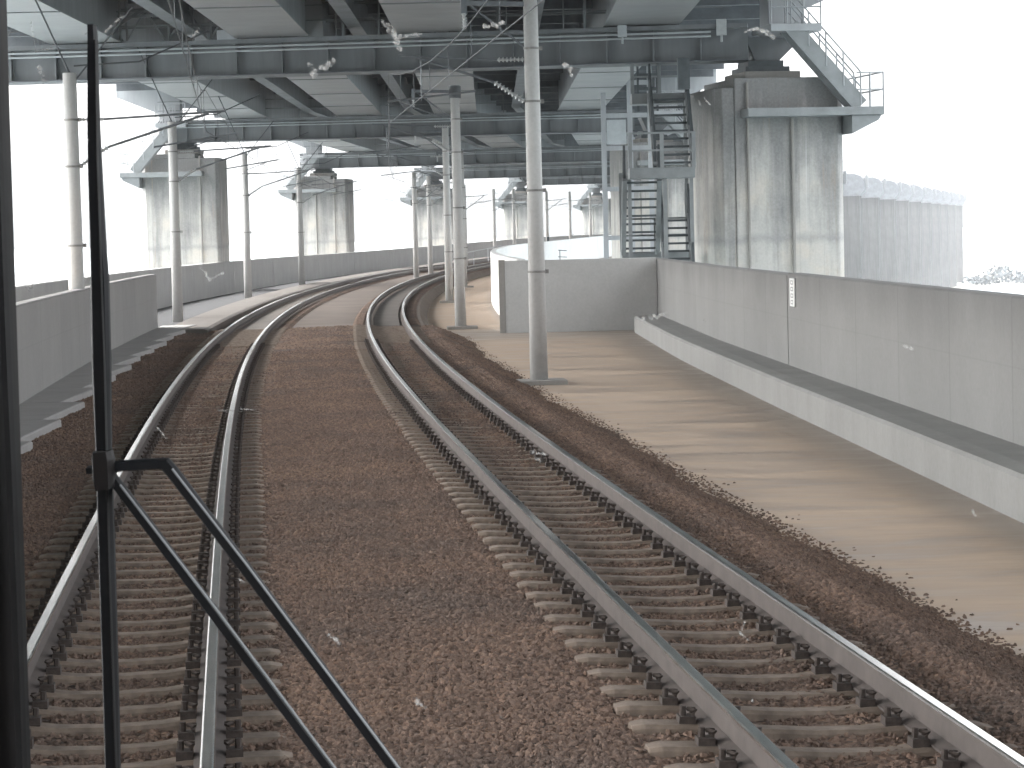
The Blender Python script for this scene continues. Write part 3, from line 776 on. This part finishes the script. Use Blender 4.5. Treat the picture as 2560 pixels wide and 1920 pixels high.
# ---- piers
def pier_proto(s, W=2.35, inner=1.9, block=True):
    """s=+1: outer side is +x. Local origin at pier centre, z absolute."""
    t = empty('bridge_pier')
    Dp = 2.0
    def P(pts): return [(x*s, y) for x, y in pts] if s > 0 else [(x*s, y) for x, y in pts][::-1]
    mb = MB(); xi = -1.35 if block else -inner
    if block: mb.prism(P([(xi, -Dp), (W-.22, -Dp), (W, -Dp+.22), (W, Dp), (xi, Dp)]), -18.2, 7.35)
    else: mb.prism(P([(xi+.2, -Dp), (W-.22, -Dp), (W, -Dp+.22), (W, Dp), (xi, Dp), (xi, -Dp+.2)]), -18.2, 7.08); mb.prism(P([(-.7, -Dp+.002), (W-.224, -Dp+.002), (W-.002, -Dp+.224), (W-.002, Dp-.002), (-.7, Dp-.002)]), 7.08, 7.35)
    mb.build('shaft', MC_PIER, t, bevel=.04)
    if block:
        mb = MB(); mb.prism(P([(xi-.002, -Dp+.05), (xi-.002, Dp), (-inner, Dp), (-inner, -Dp+.55), (-inner+.22, -Dp+.12)]), -18.2, 7.05); mb.build('side_shaft', MC_PIER, t, bevel=.04)
    mb = MB(); mb.prism(P([(-.8, -1.3), (1.1, -1.3), (1.1, 1.3), (-.8, 1.3)]), 7.35, 7.60); mb.build('bearing_pad', MC_STRIP, t, bevel=.03)
    mb = MB(); mb.box((min(-.65*s, .85*s), -.9, 7.60), (max(-.65*s, .85*s), .9, 7.78)); mb.box((min(-.5*s, .7*s), -.7, 7.78), (max(-.5*s, .7*s), .7, 7.99)); mb.build('bearing', M_STAIR, t, bevel=.01)
    # portal column on the outer half and its bracket to the deck
    mb = MB(); xa, xb = sorted((.25*s, 1.45*s)); mb.box((xa, -.55, 8.75), (xb, .55, 11.45)); mb.build('portal_column', M_PALE, t, bevel=.02)
    mb = MB(); mb.prism([(0, 0), (1, 0), (1, 1), (0, 1)], 0, 0) if False else None
    y0, y1 = -.12, .12
    pts = [(1.45*s, 9.65), (1.45*s, 11.44), (3.9*s, 11.44), (3.9*s, 10.65)]
    i0 = len(mb.v); mb.v += [(x, y0, z) for x, z in pts]+[(x, y1, z) for x, z in pts]
    mb.f += [(0, 1, 2, 3), (7, 6, 5, 4)]+[(j, (j+1) % 4, 4+(j+1) % 4, 4+j) for j in range(4)]; mb.mi += [0]*6
    mb.box((min(1.45*s, 3.9*s), -.3, 11.40), (max(1.45*s, 3.9*s), .3, 11.448))
    mb.build('deck_bracket', M_PALE, t)
    mb = MB()   # haunch below column
    pts = [(-.55*s, 8.78), (1.45*s, 8.78), (.6*s, 7.98), (-.2*s, 7.98)]
    mb.v += [(x, -.5, z) for x, z in pts]+[(x, .5, z) for x, z in pts]
    mb.f += [(0, 1, 2, 3), (7, 6, 5, 4)]+[(j, (j+1) % 4, 4+(j+1) % 4, 4+j) for j in range(4)]; mb.mi += [0]*6
    mb.build('haunch', M_STEEL, t)
    # walkway ledge round the front
    mb = MB(); xa, xb = sorted((-1.15*s, 3.42*s))
    mb.box((xa, -2.95, 6.05), (xb, -2.02, 6.32)); xa, xb = sorted(((W+.01)*s, 3.42*s)); mb.box((xa, -2.019, 6.05), (xb, 1.6, 6.32))
    mb.build('walkway', M_STAIRG, t, bevel=.01)
    mb = MB()
    for y_ in (-.65,):
        pts = [(W*s, 6.04), (3.35*s, 6.04), (3.25*s, 5.88), (W*s, 5.45)]
        b0 = len(mb.v); mb.v += [(x, y_-2.2, z) for x, z in pts]+[(x, y_+2.1, z) for x, z in pts]
        mb.f += [tuple(b0+q for q in f) for f in ((0, 1, 2, 3), (7, 6, 5, 4))]+[(b0+j, b0+(j+1) % 4, b0+4+(j+1) % 4, b0+4+j) for j in range(4)]; mb.mi += [0]*6
    mb.build('walkway_bracket', M_STAIRG, t)
    # inspection platform and stair in the plane of the front face
    mb = MB(); xa, xb = sorted((-.35*s, 1.35*s)); mb.box((xa, -2.95, 8.78), (xb, -1.5, 9.02)); mb.box((xa+.02, -1.49, 8.80), (xb-.02, -.56, 9.0)); mb.build('platform', M_PALE, t, bevel=.01)
    lo = Vector((2.65*s, -2.55, 6.35)); hi = Vector((.35*s, -2.55, 8.95))
    st = empty('stair', (0, 0, 0)); st.parent = t
    mb = MB()
    for y_ in (-2.85, -2.2): mb.bar(lo+Vector((0, y_+2.55, 0)), hi+Vector((0, y_+2.55, 0)), .06, .52, (0, 0, 1))
    mb.build('stringer', M_STAIRG, st)
    mb = MB()
    for k in range(12):
        q = lo.lerp(hi, (k+.5)/12); mb.box((q.x-.12, -2.81, q.z+.02), (q.x+.12, -2.24, q.z+.05))
    mb.build('treads', M_STAIR, st)
    mb = MB()
    for y_ in (-2.88, -2.17):
        for dz in (.62, 1.1): mb.tube([(lo.x, y_, lo.z+dz), (hi.x, y_, hi.z+dz)], .028, 6)
        for k in range(5):
            q = lo.lerp(hi, k/4); mb.tube([(q.x, y_, q.z), (q.x, y_, q.z+1.1)], .028, 6)
    mb.build('handrail', M_PALE, st)
    mb = MB()   # guard rails of walkway end and platform
    for z in (6.32+.55, 6.32+1.1): mb.tube([(2.5*s, -2.93, z), (3.40*s, -2.93, z), (3.40*s, 1.58, z)], .028, 6)
    for q in ((3.40, -2.93), (3.40, -1.5), (3.40, 0), (3.40, 1.58), (2.95, -2.93)): mb.tube([(q[0]*s, q[1], 6.32), (q[0]*s, q[1], 7.42)], .028, 6)
    for z in (9.55, 10.1): mb.tube([(-.33*s, -2.93, z), (1.33*s, -2.93, z)], .028, 6)
    for x_ in (-.33, .2, .75, 1.33): mb.tube([(x_*s, -2.93, 9.02), (x_*s, -2.93, 10.1)], .028, 6)
    mb.build('guard_rail', M_PALE, t)
    mb = MB()   # down pipes
    mb.tube([(.55*s, -2.09, -18), (.55*s, -2.09, 6.0)], .06, 8); mb.tube([(-.95*s, -2.09, -18), (-.95*s, -2.09, 7.2)], .045, 8)
    mb.build('drain_pipe', MC_STRIP, t)
    return t
PRp = pier_proto(1, 2.35, 1.95, True); PLp = pier_proto(-1, 2.35, 2.0, False)
tag(PRp, None, 'bridge pier', 'concrete piers of the road viaduct'); tag(PLp, None, 'bridge pier', 'concrete piers of the road viaduct')
def place(o, x, y, rz, lab, zz=0): o.location = (x, y, zz); o.rotation_euler = (0, 0, rz); relabel(o, lab); return o
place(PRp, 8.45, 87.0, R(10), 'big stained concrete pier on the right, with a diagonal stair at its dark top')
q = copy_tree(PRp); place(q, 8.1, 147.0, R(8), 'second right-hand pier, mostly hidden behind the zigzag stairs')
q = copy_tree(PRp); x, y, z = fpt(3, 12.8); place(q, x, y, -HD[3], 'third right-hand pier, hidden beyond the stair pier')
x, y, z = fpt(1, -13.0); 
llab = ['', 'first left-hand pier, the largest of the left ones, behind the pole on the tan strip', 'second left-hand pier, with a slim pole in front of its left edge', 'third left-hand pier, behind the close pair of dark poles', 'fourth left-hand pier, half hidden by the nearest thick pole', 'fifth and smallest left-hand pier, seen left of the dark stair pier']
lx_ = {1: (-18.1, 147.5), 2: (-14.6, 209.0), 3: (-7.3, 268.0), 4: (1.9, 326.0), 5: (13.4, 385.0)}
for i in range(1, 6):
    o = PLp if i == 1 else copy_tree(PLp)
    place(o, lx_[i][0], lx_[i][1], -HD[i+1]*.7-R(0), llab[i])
# far row
fp = empty('far_bridge_pier')
mb = MB(); mb.prism([(-2.4, -1.8), (2.4, -1.8), (2.4, 1.8), (-2.4, 1.8)], -18.2, 7.6); mb.build('shaft', MC_FARPIER, fp)
mb = MB()
pts = [(-2.5, 7.62), (2.5, 7.62), (3.1, 8.3), (3.3, 9.4), (3.1, 10.5), (2.5, 11.2), (1.4, 11.6), (-1.4, 11.6), (-2.5, 11.2), (-3.1, 10.5), (-3.3, 9.4), (-3.1, 8.3)]
k_ = len(pts); mb.v += [(x, -1.7, z) for x, z in pts]+[(x, 1.7, z) for x, z in pts]; mb.f += [tuple(range(k_)), tuple(range(2*k_-1, k_-1, -1))]+[(j, k_+j, k_+(j+1) % k_, (j+1) % k_) for j in range(k_)]; mb.mi += [0]*(k_+2)
mb.build('crosshead', M_STEELD, fp)
mb = MB(); mb.box((-2.38, -2.05, -18), (-1.9, -1.82, 7.5)); mb.box((-2.36, -1.95, 7.6), (-1.7, -1.7, 8.4)); mb.build('drain_duct', MC_WHITE, fp)
mb = MB(); mb.bar((-3.5, -1.9, 6.6), (-1.4, -1.9, 8.8), .2, .4, (0, 1, 0)); mb.box((-3.9, -2.3, 6.2), (-1.0, -1.85, 6.5)); mb.box((3.32, -.4, 9.2), (3.8, .4, 11.3)); mb.build('stair', M_STEEL, fp)
tag(fp, None, 'bridge pier', 'far row of hazy piers beyond the right wall')
ords = ['nearest', 'second nearest', 'third nearest', 'fourth nearest', 'fifth nearest', 'sixth nearest', 'seventh nearest', 'eighth nearest', 'ninth nearest', 'tenth nearest', 'farthest']
for i in range(11):
    o = fp if i == 0 else copy_tree(fp)
    d = 432+41.5*i; X = 52.6+.2245*41.5*i
    place(o, X, d, -math.atan(.2245), ('%s pier of the hazy far row beyond the right wall' % ords[i]))

# ------------------------------------------------------------ zigzag stairs beside the big pier
zs = empty('steel_stairs', (0, 0, 0), 0, 'zigzag grey steel stairs climbing the left side of the big right pier', 'stairs')
def flight(x0, x1, y0, z0, y1, z1, nt, name='flight'):
    t = empty(name); t.parent = zs
    mb = MB()
    for x in (x0+.04, x1-.04): mb.bar((x, y0, z0), (x, y1, z1), .15, .30)
    mb.build('stringer', M_STAIRG, t)
    mb = MB()
    for k in range(nt):
        u = (k+.5)/nt; mb.box((x0+.115, y0+(y1-y0)*u-.14, z0+(z1-z0)*u-.04), (x1-.115, y0+(y1-y0)*u+.14, z0+(z1-z0)*u+.03))
    mb.build('treads', M_STAIR, t)
    mb = MB()
    for x in (x0+.04, x1-.04):
        for dz in (.55, 1.05): mb.bar((x, y0, z0+dz), (x, y1, z1+dz), .07, .08)
        for u in (0, .5, 1): mb.bar((x, y0+(y1-y0)*u, z0+(z1-z0)*u), (x, y0+(y1-y0)*u, z0+(z1-z0)*u+1.05), .08, .08, (0, 1, 0))
    mb.build('handrail', M_STAIR, t)
def landing(x0, x1, y0, y1, z):
    t = empty('landing'); t.parent = zs
    mb = MB(); mb.box((x0, y0, z-.34), (x1, y1, z)); mb.build('slab', M_STAIRG, t, bevel=.01)
    mb = MB()
    for dz in (.55, 1.1):
        mb.bar((x0, y0+.04, z+dz), (x1, y0+.04, z+dz), .05, .06); mb.bar((x0+.04, y0, z+dz), (x0+.04, y1, z+dz), .05, .06)
    for x in (x0+.03, (x0+x1)/2, x1-.03): mb.bar((x, y0+.04, z), (x, y0+.04, z+1.12), .12, .10, (0, 1, 0))
    mb.build('guard_rail', M_STAIRG, t)
landing(3.90, 5.98, 82.6, 84.0, 4.45)
flight(3.75, 4.95, 85.8, 1.75, 83.9, 4.15, 9)            # left flight up to the landing
flight(5.02, 6.0, 83.9, .9, 85.8, 2.9, 8)               # lower right flight
landing(3.75, 6.0, 85.9, 87.2, 1.75)
flight(4.75, 6.05, 83.9, 4.5, 86.3, 6.9, 9)             # upper flight
landing(4.2, 6.05, 86.4, 87.6, 7.0)
mb = MB()
for x, y, z0_, z1_ in ((3.95, 84.0, .0, 4.2), (5.02, 82.75, -.5, 4.2), (5.95, 84.0, 0, 4.2), (3.8, 87.1, -.5, 4.4), (6.0, 87.1, -.5, 7)): mb.box((x-.06, y-.06, z0_), (x+.06, y+.06, z1_))
mb.build('support_post', M_STAIRG, zs)
mb = MB(); mb.box((5.6, 84.1, 7.0), (5.98, 84.5, 8.0)); mb.build('dark_post', M_STAIR, zs)
# small upper ladder seen under the beam
ld = empty('access_ladder', (5.1, 95.0, 0), 0, 'short pale ladder hanging under the nearest crossbeam, left of the big pier', 'ladder')
mb = MB()
for x in (-.25, .45): mb.box((x-.04, -.03, 6.8), (x+.04, .03, 10.5))
for k in range(7): mb.box((-.21, -.1, 7.05+k*.5), (.41, .1, 7.17+k*.5))
mb.build('rungs', M_STAIR, ld)
# pale service tower further back
sv = empty('service_tower', (8.0, 128.0, 0), R(2), 'pale service tower glimpsed between the last girder and the stairs', 'tower')
mb = MB()
for x in (-3.2, -1.9, -.9): mb.box((x-.12, -.1, -18), (x+.12, .1, 11.2))
for z in (2, 4.4, 6.4, 8.0, 9.6): mb.box((-3.2, -.08, z), (-.9, .08, z+.22))
mb.build('frame', M_PALE, sv)
mb = MB(); mb.box((-3.05, -.04, 6.7), (-2.1, .04, 7.9)); mb.build('sheet', M_PIPE, sv)  # pale panel stands in for bright sky seen through the frame

# ------------------------------------------------------------ far shore tree line
isl = MB(); isl.hexa([(130, 790, -18.6), (900, 790, -18.6), (900, 1500, -18.6), (130, 1500, -18.6), (140, 800, -17.4), (900, 800, -17.4), (900, 1500, -17.2), (140, 1500, -17.2)])
tag(isl.build('island_shore', M_GROUND), kind='structure')
tl = MB()
for k in range(9000):
    x = rng.uniform(145, 330); y = rng.uniform(803, 835); hmax = 3.2+1.6*math.sin(x*.21)+.9*math.sin(x*.53+1)
    z = -17.5+rng.uniform(.1, 1)*max(hmax, 1.2); r_ = rng.uniform(.22, .5)
    a = rng.normal(size=3); a /= np.linalg.norm(a); c_ = np.cross(a, rng.normal(size=3)); c_ /= np.linalg.norm(c_); d_ = np.cross(a, c_)
    p0 = np.array((x, y, z)); tl.quadface(p0-c_*r_-d_*r_, p0+c_*r_-d_*r_*.8, p0+c_*r_*.8+d_*r_, p0-c_*r_+d_*r_)
tag(tl.build('far_trees', M_LEAF), kind='stuff')

# ------------------------------------------------------------ windscreen wiper and window pillar (train front)
WY = 2.4
Minv = None
def scr(px, py, depth):
    """a point of the train front where the photograph shows it, at its real distance"""
    d = right*((px-1280)/F)+up*(-(py-960)/F)+f0
    return Vector((0, 0, EYE))+d*(depth/d.y)
wp = empty('windscreen_wiper', (0, 0, 0), 0, 'black windscreen wiper with upright blade and two arms in front of the train window', 'wiper')
def plane_strip(name, pts, widths, dep, thick, material, parent):
    mb = MB(); n_ = len(pts); P = [scr(x, y, dep) for x, y in pts]
    for i in range(n_):
        d = (P[min(i+1, n_-1)]-P[max(i-1, 0)]); d = Vector((d.x, 0, d.z)).normalized(); nrm = Vector((d.z, 0, -d.x))*widths[i]*dep/F/2
        for s_, y_ in ((-1, 0), (-.7, -thick*.5), (.7, -thick*.5), (1, 0), (1, thick*.5), (-1, thick*.5)):
            q = P[i]+nrm*s_; mb.v.append((q.x, q.y+y_, q.z))
    for i in range(n_-1):
        for j in range(6):
            a = i*6+j; c = i*6+(j+1) % 6; mb.f.append((a, c, c+6, a+6)); mb.mi.append(0)
    mb.f.append(tuple(range(6))[::-1]); mb.f.append(tuple((n_-1)*6+j for j in range(6))); mb.mi += [0, 0]
    return mb.build(name, material, parent)
plane_strip('blade', [(229, 62), (230, 95), (231, 200), (233, 330), (236, 420), (243, 590), (248, 700), (252, 900), (258, 1130), (266, 1400), (275, 1700), (284, 2050)], [20, 22, 26, 30, 34, 38, 44, 46, 38, 40, 38, 36], WY, .018, M_BLACK, wp)
plane_strip('rubber_lip', [(238, 100), (241, 400), (258, 900), (270, 1400), (292, 2050)], [6, 8, 9, 9, 8], WY-.012, .01, M_RUBBER, wp)
plane_strip('blade_holder', [(254, 1128), (256, 1150), (258, 1200), (261, 1222)], [46, 52, 52, 46], WY-.016, .03, M_BRONZE, wp)
plane_strip('hinge_pin', [(219, 1176), (300, 1170)], [20, 20], WY+.006, .02, M_BLACK, wp)
plane_strip('upper_arm', [(280, 1166), (330, 1164), (396, 1160), (412, 1160), (430, 1180), (600, 1405), (800, 1672), (1080, 2052)], [26, 28, 28, 34, 32, 29, 28, 27], WY, .014, M_BLACK, wp)
plane_strip('lower_arm', [(272, 1186), (300, 1222), (520, 1515), (700, 1757), (920, 2052)], [26, 27, 27, 27, 26], WY, .014, M_BLACK, wp)
plane_strip('arm_rib', [(430, 1172), (615, 1410), (820, 1684), (1096, 2052)], [4, 4, 4, 4], WY-.011, .006, M_GALV, wp)
plane_strip('arm_rib', [(300, 1212), (532, 1512), (716, 1757), (936, 2052)], [4, 4, 4, 4], WY-.011, .006, M_GALV, wp)
pil = empty('window_pillar', (0, 0, 0), 0, 'black window pillar of the train along the left edge', 'window frame')
PY = 2.28
plane_strip('frame', [(-165, -300), (-155, 222), (-128, 1100), (-98, 2200)], [300, 310, 316, 330], PY, .08, M_BRONZE, pil)
plane_strip('rubber_seal', [(-22, -300), (-8, 222), (17, 880), (27, 1100), (43, 1500), (66, 2200)], [16, 18, 20, 20, 22, 24], PY-.03, .03, M_RUBBER, pil)

# dried splashes on the glass held by the pillar frame
m, n, b = mat('dried_splash'); M_SPLASH = m
b.inputs['Base Color'].default_value = (.55, .55, .54, 1); b.inputs['Roughness'].default_value = .9
tr = N(n, 'ShaderNodeBsdfTransparent'); ms = N(n, 'ShaderNodeMixShader'); out = n.nodes['Material Output']
nn_ = noise(n, coords(n), 260, 3, .7); n.links.new(ramp(n, nn_, [(.36, g(.02)), (.68, g(.36))]), ms.inputs[0])
n.links.new(tr.outputs[0], ms.inputs[1]); n.links.new(b.outputs[0], ms.inputs[2]); n.links.new(ms.outputs[0], out.inputs[0])
rs_ = random.Random(3)
def splash(strokes):
    mb = MB()
    for x0, y0, x1, y1, w_ in strokes:
        L_ = math.hypot(x1-x0, y1-y0); k_ = max(2, int(L_/(w_*.5)))
        for i in range(k_+1):
            u = i/k_; cx = x0+(x1-x0)*u+rs_.uniform(-.35, .35)*w_; cy = y0+(y1-y0)*u+rs_.uniform(-.35, .35)*w_; rad = w_*rs_.uniform(.3, .75)
            P = [scr(cx+math.cos(a_*math.pi/3.5)*rad*rs_.uniform(.5, 1.15), cy+math.sin(a_*math.pi/3.5)*rad*rs_.uniform(.5, 1.15), WY-.05) for a_ in range(7)]
            b0 = len(mb.v); dz = rs_.uniform(0, .0008); mb.v += [(p.x, p.y-dz, p.z) for p in P]+[(p.x, p.y-dz-.0006, p.z) for p in P]
            mb.f += [tuple(b0+q for q in range(7)), tuple(b0+7+q for q in range(6, -1, -1))]+[(b0+q, b0+(q+1) % 7, b0+7+(q+1) % 7, b0+7+q) for q in range(7)]; mb.mi += [0]*9
    return mb.build('dried_splash', M_SPLASH, pil)
for st_ in ([(960, 55, 985, 85, 12), (985, 80, 1000, 118, 16), (985, 95, 1050, 86, 9)], [(830, 150, 778, 188, 16), (770, 160, 785, 172, 9)],
            [(78, 55, 90, 130, 4), (90, 130, 130, 120, 4), (98, 165, 112, 210, 9)], [(262, 80, 305, 42, 6)], [(1210, 68, 1260, 55, 12)],
            [(1412, 160, 1430, 185, 12)], [(1890, 70, 1930, 90, 12), (1860, 80, 1890, 72, 8)], [(485, 90, 498, 70, 5)], [(505, 670, 525, 700, 7), (525, 700, 560, 680, 6)],
            [(55, 705, 75, 720, 9), (75, 720, 90, 705, 7)], [(1330, 1130, 1362, 1134, 7), (1340, 1145, 1352, 1152, 8)], [(1862, 1555, 1850, 1580, 6), (1850, 1580, 1868, 1600, 5)],
            [(1612, 795, 1650, 790, 12), (1650, 790, 1665, 784, 6)], [(545, 1025, 585, 1027, 3), (600, 1022, 640, 1025, 3)], [(598, 1448, 612, 1455, 3)], [(820, 1585, 850, 1605, 9)],
            [(1040, 1750, 1062, 1770, 9)], [(395, 1070, 415, 1095, 4)], [(2260, 865, 2282, 872, 7)], [(1760, 800, 1762, 803, 4)], [(2430, 1275, 2440, 1290, 6)],
            [(1760, 245, 1775, 262, 4), (1745, 250, 1750, 262, 3)], [(2390, 183, 2415, 188, 3)], [(205, 335, 222, 350, 3)]):
    splash(st_)
for st_ in range(10):
    x_, y_ = rs_.uniform(60, 2500), rs_.uniform(20, 1880); splash([(x_, y_, x_+rs_.uniform(-9, 9), y_+rs_.uniform(-6, 6), rs_.uniform(1.8, 3.4))])
pil['label'] = 'black window frame of the train along the left edge, dried splashes on its glass'

# ------------------------------------------------------------ haze
hz = MB(); hz.box((-700, -60, -19), (700, 1600, 60))
h = hz.build('haze', None) if False else None
me = bpy.data.meshes.new('haze'); me.from_pydata(hz.v, [], hz.f); ho = bpy.data.objects.new('haze', me); COL.objects.link(ho); tag(ho, kind='stuff')
m = bpy.data.materials.new('haze'); m.use_nodes = True; n = m.node_tree; n.nodes.clear()
pv = n.nodes.new('ShaderNodeVolumePrincipled'); pv.inputs['Color'].default_value = (.95, .97, 1, 1); pv.inputs['Density'].default_value = .00016; pv.inputs['Anisotropy'].default_value = .3
oo = n.nodes.new('ShaderNodeOutputMaterial'); n.links.new(pv.outputs[0], oo.inputs['Volume']); me.materials.append(m);
